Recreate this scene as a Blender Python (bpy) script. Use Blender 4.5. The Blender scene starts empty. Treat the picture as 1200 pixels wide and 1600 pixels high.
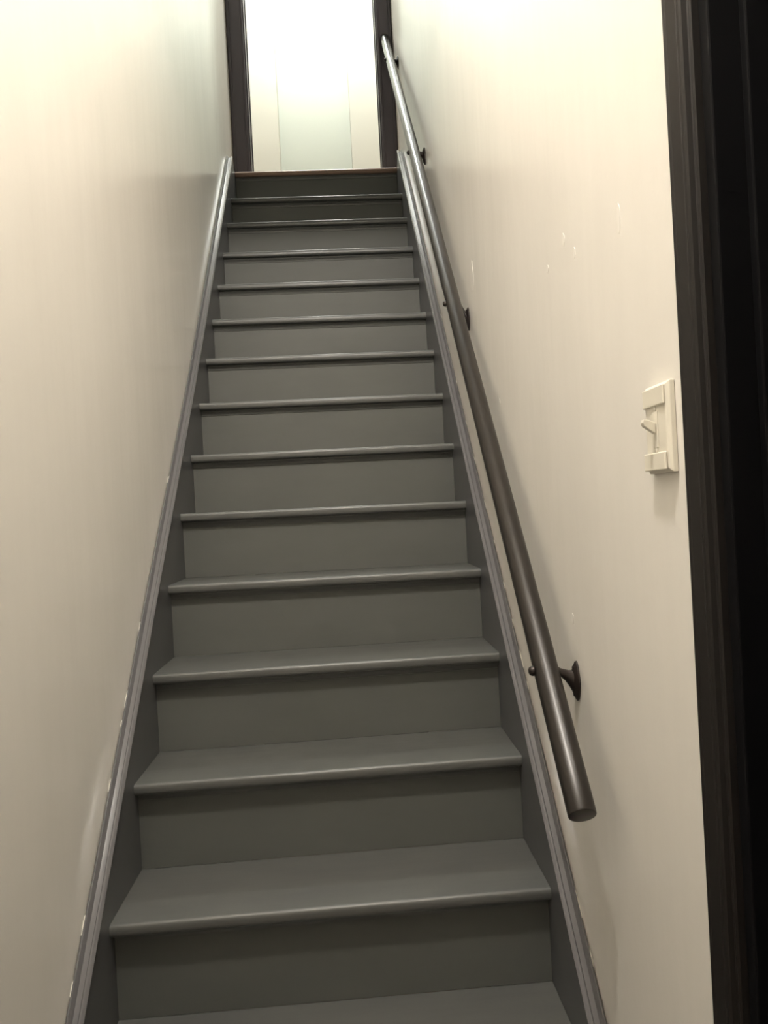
import bpy, bmesh, math, random
from mathutils import Vector, Matrix

# ------------------------------------------------------------------ camera
sc = bpy.context.scene
C = sc.collection
YAW, PITCH, ROLL, FPX = -0.0478179, -0.0034328, -0.0527367, 1196.56
CAM = Vector((0.06574, -1.26350, 0.95967))
f = Vector((-math.sin(YAW)*math.cos(PITCH), math.cos(YAW)*math.cos(PITCH), math.sin(PITCH)))
r = Vector((math.cos(YAW), math.sin(YAW), 0)); u = r.cross(f)
c_, s_ = math.cos(ROLL), math.sin(ROLL)
rr = r*c_ + u*s_; uu = u*c_ - r*s_
cam = bpy.data.cameras.new('camera'); co = bpy.data.objects.new('camera', cam); C.objects.link(co)
cam.sensor_fit = 'VERTICAL'; cam.sensor_height = 36.0; cam.lens = FPX*36.0/1600.0
cam.clip_start = 0.02; cam.clip_end = 50
m4 = Matrix((( rr.x, uu.x, -f.x, CAM.x), (rr.y, uu.y, -f.y, CAM.y), (rr.z, uu.z, -f.z, CAM.z), (0, 0, 0, 1)))
co.matrix_world = m4
sc.camera = co

# ------------------------------------------------------------------ world, exposure, lamp strengths
w = bpy.data.worlds.new('world'); sc.world = w; w.use_nodes = True
w.node_tree.nodes['Background'].inputs[0].default_value = (0.9, 0.85, 0.75, 1)
w.node_tree.nodes['Background'].inputs[1].default_value = 0.02
sc.view_settings.view_transform = 'Standard'; sc.view_settings.look = 'None'
sc.view_settings.gamma = 1.0; sc.view_settings.use_curve_mapping = False
sc.view_settings.exposure = 0.0
LOWER_LAMP = dict(loc=(-0.03, -0.76, 3.00), radius=0.085, depth=0.09, power=650.0, color=(1.0, 0.94, 0.87))
UPPER_LAMP = dict(loc=(0.02, 3.13, 5.05), radius=0.15, depth=0.12, power=345.0, color=(0.97, 1.0, 0.93))

# ------------------------------------------------------------------ dimensions
HW = 0.41393            # half width between the skirtboards
WX = 0.441              # wall faces
FLOOR = -0.57
LAND = 2.716
TH = 0.0235
OV = 0.027
STEP = {1:(.1732,.1928,.2000),2:(.3728,.3827,.3891),3:(.5697,.5730,.5759),4:(.7706,.7660,.7640),5:(.9646,.9540,.9486),
        6:(1.1605,1.1375,1.1355),7:(1.3500,1.3272,1.3241),8:(1.5286,1.5145,1.5112),9:(1.7120,1.7010,1.6960),
        10:(1.9000,1.8915,1.8880),11:(2.0850,2.0848,2.0821),12:(2.2742,2.2847,2.2822),13:(2.4600,2.4733,2.4702)}
for i in (0, -1, -2): STEP[i] = (i*.19-.004, i*.19+.001, i*.19+.007)
TOP = (2.664, 2.6925, 2.6905)

# ------------------------------------------------------------------ materials
def mat(name, col, rough=.5, spec=.5, metal=0.0, noise=None, bump=None, coat=0.0, col2=None, colscale=(3,3,3), roughvar=0.0):
    m = bpy.data.materials.new(name); m.use_nodes = True
    nt = m.node_tree; b = nt.nodes['Principled BSDF']
    b.inputs['Base Color'].default_value = (*col, 1)
    b.inputs['Roughness'].default_value = rough
    b.inputs['Specular IOR Level'].default_value = spec
    b.inputs['Metallic'].default_value = metal
    b.inputs['Coat Weight'].default_value = coat
    tc = nt.nodes.new('ShaderNodeTexCoord')
    def nz(scale, detail=3, rgh=.5):
        mp = nt.nodes.new('ShaderNodeMapping'); mp.inputs['Scale'].default_value = scale
        nt.links.new(tc.outputs['Object'], mp.inputs[0])
        n = nt.nodes.new('ShaderNodeTexNoise'); n.inputs['Scale'].default_value = 1.0
        n.inputs['Detail'].default_value = detail; n.inputs['Roughness'].default_value = rgh
        nt.links.new(mp.outputs[0], n.inputs['Vector']); return n
    if col2:
        n = nz(colscale, 5, .6)
        mx = nt.nodes.new('ShaderNodeMix'); mx.data_type = 'RGBA'
        mx.inputs[6].default_value = (*col, 1); mx.inputs[7].default_value = (*col2, 1)
        rp = nt.nodes.new('ShaderNodeValToRGB'); rp.color_ramp.elements[0].position = .38; rp.color_ramp.elements[1].position = .68
        nt.links.new(n.outputs[0], rp.inputs[0]); nt.links.new(rp.outputs[0], mx.inputs[0])
        nt.links.new(mx.outputs[2], b.inputs['Base Color'])
    if roughvar:
        n = nz((6, 6, 6), 4)
        mr = nt.nodes.new('ShaderNodeMapRange'); mr.inputs[3].default_value = rough-roughvar; mr.inputs[4].default_value = rough+roughvar
        mr.inputs[1].default_value = .3; mr.inputs[2].default_value = .7
        nt.links.new(n.outputs[0], mr.inputs[0]); nt.links.new(mr.outputs[0], b.inputs['Roughness'])
    prev = None
    for (scale, strength, dist) in (bump or []):
        n = nz(scale, 3)
        bp = nt.nodes.new('ShaderNodeBump'); bp.inputs['Strength'].default_value = strength; bp.inputs['Distance'].default_value = dist
        nt.links.new(n.outputs[0], bp.inputs['Height'])
        if prev: nt.links.new(prev.outputs[0], bp.inputs['Normal'])
        prev = bp
    if prev: nt.links.new(prev.outputs[0], b.inputs['Normal'])
    return m

WALLC = (0.80, 0.77, 0.71)
M = {
 'wall': mat('wall_paint', WALLC, .24, .5, bump=[((2.0, 3.2, .9), 1.0, .0045), ((1.0, 10.0, .8), .6, .0016), ((60, 60, 60), .25, .0006)], col2=(.77, .74, .68), colscale=(1.5, 1.5, 1.5)),
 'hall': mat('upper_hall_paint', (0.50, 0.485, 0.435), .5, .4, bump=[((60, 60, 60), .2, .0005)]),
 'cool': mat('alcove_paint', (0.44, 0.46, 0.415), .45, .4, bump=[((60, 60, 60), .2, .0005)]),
 'ceil': mat('ceiling_paint', (.72, .70, .64), .8, .2),
 'grey': mat('grey_stair_paint', (0.090, 0.092, 0.086), .36, .5, col2=(.078, .080, .077), colscale=(4, 14, 14), bump=[((3, 40, 40), .25, .0015), ((90, 90, 90), .2, .0004)], roughvar=.05),
 'riser': mat('grey_riser_paint', (0.094, 0.097, 0.089), .52, .45, col2=(.087, .090, .082), colscale=(4, 14, 14), bump=[((3, 40, 40), .25, .0012), ((90, 90, 90), .2, .0004)]),
 'skirt': mat('grey_skirt_paint', (0.080, 0.080, 0.082), .33, .5, bump=[((8, 8, 8), .4, .002)]),
 'cap': mat('grey_cap_paint', (0.13, 0.127, 0.132), .22, .6, bump=[((9, 9, 9), .12, .002)]),
 'black': mat('black_trim_paint', (0.011, 0.0095, 0.0085), .46, .24, bump=[((12, 12, 1.5), .5, .0015)], roughvar=.06),
 'doorblack': mat('black_door_paint', (0.0025, 0.0025, 0.003), .65, .08, bump=[((30, 30, 2), .3, .001)]),
 'jamb': mat('charcoal_jamb_paint', (0.088, 0.078, 0.092), .4, .5, bump=[((12, 12, 1.5), .4, .001)]),
 'rail': mat('dark_bronze_rail', (0.014, 0.0115, 0.0095), .33, .45, .15, col2=(.018, .0145, .012), colscale=(40, 40, 40), bump=[((50, 50, 50), .08, .0004)]),
 'iron': mat('dark_iron', (0.022, 0.016, 0.014), .4, .5, .4, bump=[((120, 120, 120), .3, .0005)]),
 'lip': mat('brown_floor_wood', (0.26, 0.17, 0.12), .42, .5, col2=(.2, .125, .085), colscale=(3, 60, 60)),
 'floorwood': mat('hall_floor_wood', (0.16, 0.10, 0.06), .45, .5, col2=(.11, .07, .045), colscale=(2, 30, 30)),
 'plastic': mat('ivory_plastic', (0.74, 0.70, 0.60), .3, .5),
 'screw': mat('painted_screw', (0.62, 0.58, 0.50), .35, .5),
 'patch': mat('pale_filler', (0.78, 0.75, 0.66), .6, .3),
 'palemark': mat('pale_mark_tone', (0.815, 0.785, 0.725), .26, .5),
 'metalwhite': mat('white_enamel', (.8, .8, .78), .35, .5),
}
def emis(name, col, strength):
    m = bpy.data.materials.new(name); m.use_nodes = True; nt = m.node_tree
    b = nt.nodes['Principled BSDF']; b.inputs['Base Color'].default_value = (.8, .8, .8, 1)
    b.inputs['Emission Color'].default_value = (*col, 1); b.inputs['Emission Strength'].default_value = strength
    return m

# ------------------------------------------------------------------ helpers
def obj(name, bm, m, parent=None, smooth=False, bevel=0.0, seg=2):
    bmesh.ops.recalc_face_normals(bm, faces=bm.faces)
    if bevel:
        es = [e for e in bm.edges if len(e.link_faces) == 2 and e.calc_face_angle(0) > .5]
        bmesh.ops.bevel(bm, geom=es, offset=bevel, segments=seg, affect='EDGES', profile=.5, clamp_overlap=True)
    me = bpy.data.meshes.new(name); bm.to_mesh(me); bm.free()
    o = bpy.data.objects.new(name, me); C.objects.link(o)
    me.materials.append(M[m] if isinstance(m, str) else m)
    if smooth:
        me.polygons.foreach_set('use_smooth', [True]*len(me.polygons))
        try: me.set_sharp_from_angle(angle=math.radians(35))
        except Exception: pass
    if parent: o.parent = parent; 
    return o
def empty(name, loc):
    o = bpy.data.objects.new(name, None); C.objects.link(o); o.location = loc; o.empty_display_size = .1; return o
def tag(o, label, cat, group=None):
    o['label'] = label; o['category'] = cat
    if group: o['group'] = group
    return o
def struct(o, label=None, cat=None):
    o['kind'] = 'structure'
    if label: o['label'] = label
    if cat: o['category'] = cat
    return o
def box(bm, x0, x1, y0, y1, z0, z1):
    vs = [bm.verts.new((x, y, z)) for x in (x0, x1) for y in (y0, y1) for z in (z0, z1)]
    for q in ((0,1,3,2),(4,6,7,5),(0,4,5,1),(2,3,7,6),(0,2,6,4),(1,5,7,3)): bm.faces.new([vs[k] for k in q])
    return bm
def prism(bm, pts, fn0, fn1):
    """closed profile pts, swept between fn0(p) and fn1(p)"""
    a = [bm.verts.new(fn0(p)) for p in pts]; b = [bm.verts.new(fn1(p)) for p in pts]
    n = len(pts)
    bm.faces.new(a); bm.faces.new(b[::-1])
    for i in range(n): bm.faces.new((a[i], b[i], b[(i+1) % n], a[(i+1) % n]))
    return bm
def sweep(bm, sections, closed=True):
    rows = [[bm.verts.new(p) for p in s] for s in sections]
    n = len(rows[0])
    for a, b in zip(rows, rows[1:]):
        for i in range(n): bm.faces.new((a[i], b[i], b[(i+1) % n], a[(i+1) % n]))
    if closed: bm.faces.new(rows[0]); bm.faces.new(rows[-1][::-1])
    return bm
def lathe(bm, prof, axis_pt, axis_dir, side, n=20):
    """prof: list of (radius, distance along axis)"""
    ad = Vector(axis_dir).normalized(); sd = Vector(side).normalized(); td = ad.cross(sd)
    P = Vector(axis_pt)
    return sweep(bm, [[P + ad*h + (sd*math.cos(2*math.pi*k/n) + td*math.sin(2*math.pi*k/n))*max(rad, 1e-4) for k in range(n)] for rad, h in prof])

# ------------------------------------------------------------------ the shell
T = .12
def wall_poly(bm, pts, x0, x1):
    return prism(bm, pts, lambda p: (x0, p[0], p[1]), lambda p: (x1, p[0], p[1]))
YB, YF = -2.5, 2.86     # hall end behind, doorway wall in front
ZT = 5.05
bm = bmesh.new()
wall_poly(bm, [(YB, FLOOR), (YF, FLOOR), (YF, ZT), (YB, ZT)], -WX-T, -WX)
struct(obj('wall_left', bm, 'wall'))
# right wall with the door opening near the foot of the stairs
DY0, DY1, DZ = -1.300, -0.5165, 1.60
bm = bmesh.new()
wall_poly(bm, [(YB, FLOOR), (DY0, FLOOR), (DY0, DZ), (DY1, DZ), (DY1, FLOOR), (YF, FLOOR), (YF, ZT), (YB, ZT)], WX, WX+T)
wall_r = struct(obj('wall_right', bm, 'wall'))
bm = bmesh.new(); box(bm, -WX, WX, YB-T, YB, FLOOR, 3.0); struct(obj('wall_rear', bm, 'wall'))
bm = bmesh.new(); box(bm, -WX-T, WX+T+.6, YB-T, 2.62, FLOOR-.12, FLOOR); struct(obj('floor', bm, 'floorwood'))
bm = bmesh.new(); box(bm, -WX, WX, YB, .78, 3.0, 3.12); struct(obj('ceiling', bm, 'ceil'))
BULK = 2.60
bm = bmesh.new(); box(bm, -WX, WX, .78, .90, BULK, ZT); struct(obj('wall_bulkhead', bm, 'wall'))
bm = bmesh.new(); box(bm, -1.5, 1.5, .78, 4.25, ZT, ZT+.12); struct(obj('ceiling', bm, 'ceil'))
# doorway wall at the head of the stairs
HD = 4.80
JL, JR = -.352, .358
bm = bmesh.new()
prism(bm, [(-1.5, LAND), (JL, LAND), (JL, HD), (JR, HD), (JR, LAND), (1.5, LAND), (1.5, ZT), (-1.5, ZT)],
      lambda p: (p[0], YF+.0005, p[1]), lambda p: (p[0], YF+.115, p[1]))
struct(obj('wall_landing', bm, 'wall'))
# upper hall
bm = bmesh.new(); box(bm, -1.5, 1.5, TOP[0]+.047, 4.25, LAND-.2, LAND); struct(obj('floor', bm, 'lip'))
YH = 3.80
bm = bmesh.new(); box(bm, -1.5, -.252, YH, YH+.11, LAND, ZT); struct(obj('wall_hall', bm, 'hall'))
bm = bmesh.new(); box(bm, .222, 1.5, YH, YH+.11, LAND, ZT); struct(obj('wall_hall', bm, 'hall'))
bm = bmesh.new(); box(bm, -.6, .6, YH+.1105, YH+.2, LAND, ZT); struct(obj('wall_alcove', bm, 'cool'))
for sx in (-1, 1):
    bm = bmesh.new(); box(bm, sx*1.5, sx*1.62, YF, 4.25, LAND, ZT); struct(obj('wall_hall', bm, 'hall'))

# ------------------------------------------------------------------ doorway frame at the head of the stairs
def frame_profile(flip, inner, outer):
    # (x, y) profile of a casing on the face y = YF, projecting towards -y
    s = -1 if flip else 1
    wdt = abs(outer-inner)
    P = [(0, 0), (0, .012), (.004, .016), (.012, .018), (.018, .014), (wdt-.016, .014), (wdt-.014, .020), (wdt-.003, .020), (wdt, .017), (wdt, 0)]
    return [(inner + s*a, YF-b) for a, b in P]
dw = struct(empty('door_2', (0, YF, LAND)), 'dark charcoal frame of the bright doorway at the head of the stairs', 'door frame')
def under(o, p):
    o.parent = p; o.matrix_parent_inverse = Matrix.Translation(-Vector(p.location)); return o
for inner, outer, flip in ((JL, -.4385, True), (JR, .4385, False)):
    bm = bmesh.new(); prism(bm, frame_profile(flip, inner, outer), lambda p: (p[0], p[1], LAND), lambda p: (p[0], p[1], HD+.085))
    under(obj('casing', bm, 'jamb'), dw)
    s = 1 if flip else -1
    bm = bmesh.new(); box(bm, inner, inner+s*.006, YF-.004, YF+.125, LAND, HD)
    under(obj('jamb', bm, 'jamb', bevel=.0015), dw)
    bm = bmesh.new(); box(bm, inner+s*.006, inner+s*.0105, YF+.055, YF+.08, LAND, HD)
    under(obj('door_stop', bm, 'jamb', bevel=.001), dw)
bm = bmesh.new(); box(bm, JL, JR, YF-.02, YF-.0, HD, HD+.085); under(obj('head_casing', bm, 'jamb', bevel=.002), dw)

# ------------------------------------------------------------------ black side door and its moulded casing (right foreground)
sd = struct(empty('door_1', (WX, (DY0+DY1)/2, FLOOR)), 'black side door in deep shade behind the moulded black casing', 'door')
# profile (distance from opening edge, thickness)
CP = [(0, 0), (0, .010), (.002, .013), (.004, .0125), (.006, .007), (.013, .006), (.0165, .010), (.0185, .0165), (.0225, .0185),
      (.0260, .0165), (.0275, .012), (.032, .0125), (.0345, .0145), (.041, .0150), (.0425, .0160), (.0690, .0190), (.0735, .0215), (.0765, .0215), (.0785, .019), (.0785, 0)]
CP = [(a*.62, b*.75) for a, b in CP]; CW = .0487
def cas(name, pts_fn0, pts_fn1): 
    bm = bmesh.new(); prism(bm, CP, pts_fn0, pts_fn1); return under(obj(name, bm, 'black'), sd)
cas('casing', lambda p: (WX-p[1], DY1+p[0], FLOOR), lambda p: (WX-p[1], DY1+p[0], DZ+p[0]))
cas('casing', lambda p: (WX-p[1], DY0-p[0], FLOOR), lambda p: (WX-p[1], DY0-p[0], DZ+p[0]))
cas('head_casing', lambda p: (WX-p[1], DY0-p[0], DZ+p[0]), lambda p: (WX-p[1], DY1+p[0], DZ+p[0]))
for (a, b) in ((DY1-.018, DY1), (DY0, DY0+.018)):
    bm = bmesh.new(); box(bm, WX-.001, WX+T, a, b, FLOOR, DZ); under(obj('jamb', bm, 'doorblack', bevel=.002), sd)
bm = bmesh.new(); box(bm, WX-.001, WX+T, DY0+.018, DY1-.018, DZ-.018, DZ); under(obj('head_jamb', bm, 'doorblack', bevel=.002), sd)
for (a, b) in ((DY1-.030, DY1-.018), (DY0+.018, DY0+.030)):
    bm = bmesh.new(); box(bm, WX+.030, WX+.062, a, b, FLOOR, DZ-.018); under(obj('door_stop', bm, 'doorblack', bevel=.002), sd)
bm = bmesh.new(); box(bm, WX+.064, WX+.100, DY0+.021, DY1-.021, FLOOR+.01, DZ-.021)
slab = under(obj('door_slab', bm, 'doorblack', bevel=.002), sd)
for z0, z1 in ((FLOOR+.25, FLOOR+.95), (FLOOR+1.12, FLOOR+2.0)):
    bm = bmesh.new()
    ya, yb = DY0+.13, DY1-.13; x = WX+.0635
    o4 = [(ya, z0), (yb, z0), (yb, z1), (ya, z1)]; i4 = [(ya+.03, z0+.03), (yb-.03, z0+.03), (yb-.03, z1-.03), (ya+.03, z1-.03)]
    A = [bm.verts.new((x, *p)) for p in o4]; B = [bm.verts.new((x-.008, *p)) for p in i4]
    bm.faces.new(B); bm.faces.new(A[::-1])
    for k in range(4): bm.faces.new((A[k], A[(k+1) % 4], B[(k+1) % 4], B[k]))
    under(obj('door_panel', bm, 'doorblack'), sd)
bm = bmesh.new(); lathe(bm, [(.028, 0), (.028, .004), (.010, .008), (.010, .028), (.024, .036), (.027, .046), (.022, .056), (.004, .060)], (WX+.064, DY0+.09, FLOOR+.95), (-1, 0, 0), (0, 1, 0))
under(obj('door_knob', bm, 'iron', smooth=True), sd)

# ------------------------------------------------------------------ staircase
st = tag(empty('staircase', (0, -.4, FLOOR)), 'steep grey-painted wooden staircase rising between two cream walls to the doorway', 'staircase')
def zat(s, x):  # height of the nosing underside at x
    return s[1] + (s[2]-s[1])*(x+HW)/(2*HW)
def nose_profile(yf, yb):
    """(y, dz) of a bullnosed tread, counter-clockwise"""
    rr_ = TH/2; P = [(yb, 0)]
    P += [(yf+.0085 - .0085*abs(math.cos(a))**.75, rr_ + rr_*math.copysign(abs(math.sin(a))**.75, math.sin(a))) for a in [math.radians(d) for d in range(-90, 91, 12)]]
    P += [(yb, TH)]
    return P
order = list(range(-2, 14))
for i in order:
    s = STEP[i]; nx = STEP.get(i+1, TOP)
    yb = nx[0] + OV
    bm = bmesh.new()
    prism(bm, nose_profile(s[0], yb), lambda p: (-HW, p[0], zat(s, -HW)+p[1]), lambda p: (HW, p[0], zat(s, HW)+p[1]))
    under(obj('tread', bm, 'grey', smooth=True), st)
for i in order + [14]:
    s = STEP.get(i, TOP)
    yf = s[0] + OV
    if i == -2: lo = (FLOOR, FLOOR)
    else: pv = STEP[i-1]; lo = (pv[1]+TH, pv[2]+TH)
    bm = bmesh.new()
    e = .0004
    pts = [(-HW, lo[0]+e, s[1]-e), (HW, lo[1]+e, s[2]-e)]
    vs = []
    for (x, z0, z1) in pts:
        vs.append([bm.verts.new((x, yf+a, z)) for a, z in ((e, z0), (.018, z0), (.018, z1), (e, z1))])
    a, b = vs
    bm.faces.new(a); bm.faces.new(b[::-1])
    for k in range(4): bm.faces.new((a[k], b[k], b[(k+1) % 4], a[(k+1) % 4]))
    rs = under(obj('riser', bm, 'riser'), st)
    # small cove moulding tucked under the nosing
    if i >= 1:
        bm = bmesh.new()
        P = [(0, 0), (-.009, 0), (-.0095, -.004), (-.006, -.008), (-.003, -.012), (-.0025, -.017), (0, -.018)]
        prism(bm, P, lambda p: (-HW+.001, yf+p[0], s[1]-.0006+p[1]), lambda p: (HW-.001, yf+p[0], s[2]-.0006+p[1]))
        cv = obj('cove_trim', bm, 'grey', smooth=True)
        cv.parent = rs
# wooden lip of the upper floor
bm = bmesh.new()
prism(bm, [(TOP[0]+.0465, 0), (TOP[0]+.008, 0), (TOP[0]+.002, .005), (TOP[0], .0115), (TOP[0]+.002, .018), (TOP[0]+.008, .023), (TOP[0]+.0465, .023)],
      lambda p: (-HW, p[0], TOP[1]+p[1]), lambda p: (HW, p[0], TOP[2]+p[1]))
o = under(obj('landing_nosing', bm, 'lip', smooth=True), st); o['label'] = 'unpainted brown wooden edge of the upper floor'
# skirtboards with a beaded cap
SKL = [(-.415, .113), (.1, .122), (.6, .125), (1.3, .110), (1.9, .126), (2.585, .163)]
SKR = [(-.415, .146), (.1, .149), (.6, .148), (1.3, .153), (1.9, .154), (2.600, .162)]
def skirt(side, L):
    xi, xo = side*(HW+.0004), side*(WX-.0006)
    top = [(y, y+d) for y, d in L]
    ye = top[-1][0]
    bot = [(ye+.058, LAND-.002), (2.709, LAND-.002), (2.709, LAND-.45), (.0, FLOOR), (-.415, FLOOR)]
    bm = bmesh.new()
    pts = top + bot
    prism(bm, pts, lambda p: (xi, p[0], p[1]), lambda p: (xo, p[0], p[1]))
    b = under(obj('skirtboard', bm, 'skirt'), st)
    # cap: profile across the thickness (distance from inner face, height above board)
    P = [(-.003, 0), (-.0035, .003), (-.001, .006), (.0012, .0078), (.0040, .0075), (.0060, .0045), (.0075, .0006), (.0120, .0004), (.0165, .0006), (.0185, .006), (.0212, .0105), (.0245, .0095), (.0260, 0)]
    bm = bmesh.new()
    secs = []
    for y, z in top:
        secs.append([(side*(HW+.0004+a), y - h*.7, z + h*.7 + .0003) for a, h in P])
    sweep(bm, secs)
    cp = obj('cap_moulding', bm, 'cap', smooth=True)
    cp.parent = b
    return b
skl = skirt(-1, SKL); skr = skirt(1, SKR)
# chipped paint and caulk crumbs where the right cap meets the wall
random.seed(4)
def chips(side, L, spots, parent):
    bm = bmesh.new()
    for y, ln, wd in spots:
        for k in range(len(L)-1):
            if L[k][0] <= y <= L[k+1][0]:
                t = (y-L[k][0])/(L[k+1][0]-L[k][0]); d = L[k][1]+t*(L[k+1][1]-L[k][1])
        z = y+d+.007
        n = 7; c0 = []; c1 = []
        for q in range(n):
            a = 2*math.pi*q/n; ra = random.uniform(.7, 1.2)
            al = math.cos(a)*ln*ra/2; ac = math.sin(a)*wd*ra/2
            yy, zz = y + (al-ac)*.707, z + (al+ac)*.707 + wd/2
            c0.append(bm.verts.new((side*(WX-.0002), yy, zz))); c1.append(bm.verts.new((side*(WX-.0016), yy, zz)))
        bm.faces.new(c0); bm.faces.new(c1[::-1])
        for q in range(n): bm.faces.new((c0[q], c1[q], c1[(q+1) % n], c0[(q+1) % n]))
    o = obj('paint_chips', bm, 'patch'); o['kind'] = 'stuff'; o['label'] = 'small chips of pale bare plaster along the cap'
    o.parent = parent
chips(1, SKR, [(.60, .03, .006), (.70, .012, .009), (.45, .05, .004), (.40, .02, .005), (.93, .03, .004), (1.05, .02, .004), (1.48, .02, .006), (.08, .05, .004), (.02, .03, .004), (1.2, .03, .003), (.8, .04, .003), (.52, .02, .004)], skr)
chips(-1, SKL, [(.12, .035, .004), (.05, .03, .004), (.44, .04, .004), (.40, .02, .004), (.58, .03, .003), (.95, .03, .004), (.30, .03, .004)], skl)

# ------------------------------------------------------------------ handrail
hr = tag(empty('handrail', (WX, .0, .652)), 'round dark bronze-painted handrail sloping up the right wall on iron brackets', 'handrail')
# gentle bow of the rail, in (x, z) as functions of y
def rail_point(y):
    x = ((0.001576*y + -0.010121)*y + 0.020285)*y + 0.3872
    z = ((-0.005647*y + 0.032520)*y + 0.945891)*y + 0.655438
    return Vector((x, y, z))
path = [rail_point(-.166 + k*(2.971+.166)/60) for k in range(61)]
RR = .0212; N = 28
secs = []
for k, p in enumerate(path):
    d = (path[min(k+1, len(path)-1)] - path[max(k-1, 0)]).normalized()
    a = Vector((1, 0, 0)) - d*d.x; a.normalize(); b = d.cross(a)
    ring = lambda rad, off: [p + d*off + (a*math.cos(2*math.pi*q/N)+b*math.sin(2*math.pi*q/N))*rad for q in range(N)]
    if k == 0: secs.append(ring(RR-.0025, 0)); secs.append(ring(RR-.0006, .0008)); secs.append(ring(RR, .003))
    elif k == len(path)-1: secs.append(ring(RR, -.003)); secs.append(ring(RR-.0025, 0))
    else: secs.append(ring(RR, 0))
bm = bmesh.new(); sweep(bm, secs)
under(obj('rail', bm, 'rail', smooth=True), hr)
def bracket(y, pz, rail):
    """wall plate, curved arm and the bolt through the rail, all in iron"""
    x0 = WX - .0004
    bm = bmesh.new()
    n = 24
    def ring(x, hy, hz):
        out = []
        for q in range(n):
            a = 2*math.pi*q/n
            ww = 1 - .35*abs(math.sin(a))
            out.append((x, y + math.cos(a)*hy*ww, pz + math.sin(a)*hz))
        return out
    sweep(bm, [ring(x0, .018, .034), ring(x0-.003, .018, .034), ring(x0-.006, .014, .028), ring(x0-.010, .009, .018)])
    pl = under(obj('bracket', bm, 'iron', smooth=True), hr)
    # arm
    A = Vector((x0-.008, y, pz)); B = Vector((rail.x+.0185, y, rail.z))
    Lh = B-A; secs = []
    for t, ry, rz, dz in ((0, .010, .020, -.001), (.25, .008, .014, .0), (.5, .0065, .010, .001), (.8, .006, .0075, .0), (1, .0065, .008, 0)):
        c0 = A + Lh*t; c0.z += dz
        secs.append([(c0.x, c0.y+math.cos(2*math.pi*q/14)*ry, c0.z+math.sin(2*math.pi*q/14)*rz) for q in range(14)])
    bm = bmesh.new(); sweep(bm, secs)
    ar = obj('arm', bm, 'iron', smooth=True); ar.parent = pl
    bm = bmesh.new()
    lathe(bm, [(.004, 0), (.0085, .001), (.0085, .004), (.007, .0075), (.004, .0095), (.0005, .010)], (rail.x-RR+.0005, y, rail.z+.001), (-1, 0, 0), (0, 1, 0), 16)
    bt = obj('bolt', bm, 'iron', smooth=True); bt.parent = pl
    for dz in (.022, -.022):
        bm = bmesh.new(); lathe(bm, [(.0045, 0), (.0045, .0015), (.003, .003), (.0003, .0035)], (x0-.0055, y, pz+dz), (-1, 0, 0), (0, 1, 0), 12)
        sw = obj('screw', bm, 'iron', smooth=True); sw.parent = pl
for y, pz in ((.018, .652), (.905, 1.489), (1.71, 2.326), (2.575, 3.196)):
    bracket(y, pz, rail_point(y))

# ------------------------------------------------------------------ light switch
SY0, SY1, SZ0, SZ1 = -.418, -.350, .985, 1.089
sw = tag(empty('light_switch', (WX, (SY0+SY1)/2, (SZ0+SZ1)/2)), 'ivory plastic light switch on the right wall beside the black casing', 'light switch')
yc, zc = (SY0+SY1)/2, (SZ0+SZ1)/2
bm = bmesh.new()
def rect(x, iy, iz, z0=SZ0, z1=SZ1): return [(x, SY0+iy, z0+iz), (x, SY1-iy, z0+iz), (x, SY1-iy, z1-iz), (x, SY0+iy, z1-iz)]
sweep(bm, [rect(WX-.0003, 0, 0), rect(WX-.006, 0, 0), rect(WX-.0095, .004, .004), rect(WX-.0100, .007, .007)])
pl = under(obj('wall_plate', bm, 'plastic', bevel=.0008), sw)
bm = bmesh.new()   # raised end blocks and the face between them
box(bm, WX-.0125, WX-.0101, SY0+.005, SY1-.003, SZ1-.026, SZ1-.004)
under(obj('plate_end_block', bm, 'plastic', bevel=.0015), sw)
bm = bmesh.new(); box(bm, WX-.0140, WX-.0101, SY0+.005, SY1-.003, SZ0+.003, SZ0+.024)
under(obj('plate_end_block', bm, 'plastic', bevel=.0015), sw)
bm = bmesh.new(); box(bm, WX-.0112, WX-.0101, yc-.007, yc+.007, SZ0+.030, SZ1-.032)
under(obj('toggle_frame', bm, 'plastic', bevel=.0005), sw)
bm = bmesh.new()
ty = .0042
prism(bm, [(WX-.0119, zc-.006), (WX-.0119, zc+.007), (WX-.019, zc+.0100), (WX-.0255, zc+.0115), (WX-.0270, zc+.0075), (WX-.0255, zc+.0035), (WX-.018, zc-.002)],
      lambda p: (p[0], yc-ty, p[1]), lambda p: (p[0], yc+ty, p[1]))
under(obj('toggle', bm, 'plastic', bevel=.0008), sw)
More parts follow.
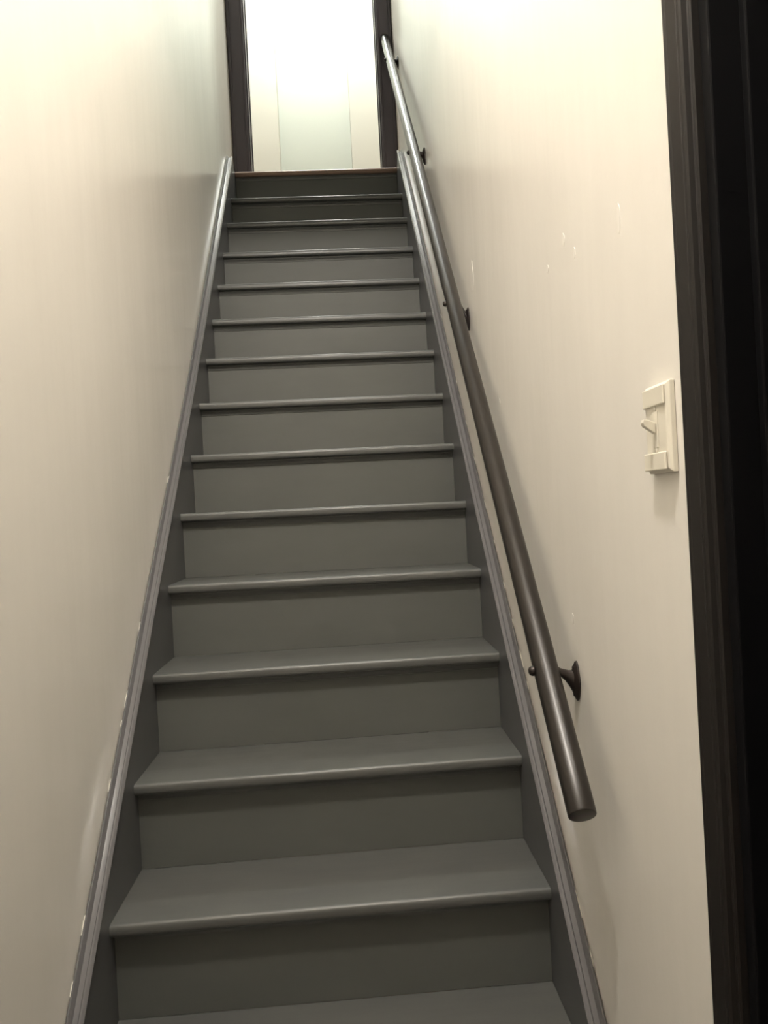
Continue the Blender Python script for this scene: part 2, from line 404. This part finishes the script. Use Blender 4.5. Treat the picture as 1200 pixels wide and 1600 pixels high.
for z in (SZ1-.029, SZ0+.027):
    bm = bmesh.new(); lathe(bm, [(.003, 0), (.003, .0008), (.0018, .0014), (.0002, .0016)], (WX-.0100, yc, z), (-1, 0, 0), (0, 1, 0), 12)
    under(obj('screw', bm, 'screw', smooth=True), sw)

# ------------------------------------------------------------------ small blotches on the right wall, slightly paler than its paint
def blotch(bm, y, z, hy, hz):
    n = 12; c0 = []; c1 = []
    for q in range(n):
        a = 2*math.pi*q/n; ra = random.uniform(.75, 1.15)
        p = (y+math.cos(a)*hy*ra, z+math.sin(a)*hz*ra)
        c0.append(bm.verts.new((WX, *p))); c1.append(bm.verts.new((WX-.0006, *p)))
    bm.faces.new(c0); bm.faces.new(c1[::-1])
    for q in range(n): bm.faces.new((c0[q], c1[q], c1[(q+1) % n], c0[(q+1) % n]))
MARKS = [(.544, 1.202, .006, .006), (.825, 1.585, .024, .040), (-.030, 1.383, .006, .010), (.072, 1.368, .005, .007), (-.083, 1.344, .005, .008), (-.275, 1.325, .006, .020), (.030, .757, .007, .009)]
for args in MARKS:
    bm = bmesh.new(); blotch(bm, *args); o = obj('pale_mark', bm, 'palemark', wall_r)

# ------------------------------------------------------------------ ceiling lamps (above the frame)
def ceiling_lamp(name, label, d):
    x, y, z = d['loc']; R_ = d['radius']; D = d['depth']
    t = tag(empty(name, (x, y, z)), label, 'ceiling light')
    bm = bmesh.new(); lathe(bm, [(R_*1.08, 0), (R_*1.08, .012), (R_*.95, .02), (R_*.5, .021)], (x, y, z), (0, 0, -1), (1, 0, 0), 32)
    under(obj('base', bm, 'metalwhite', smooth=True), t)
    bm = bmesh.new()
    prof = [(R_*.93*math.cos(a), .0215 + D*math.sin(a)) for a in [math.radians(k*9) for k in range(0, 11)]]
    lathe(bm, prof, (x, y, z), (0, 0, -1), (1, 0, 0), 32)
    under(obj('glass_dome', bm, emis(name+'_glow', d['color'], d['power']), smooth=True), t)
ceiling_lamp('ceiling_light', 'round frosted ceiling light above the foot of the stairs', LOWER_LAMP)
ceiling_lamp('ceiling_light', 'round frosted ceiling light in the upper hall behind the doorway', UPPER_LAMP)
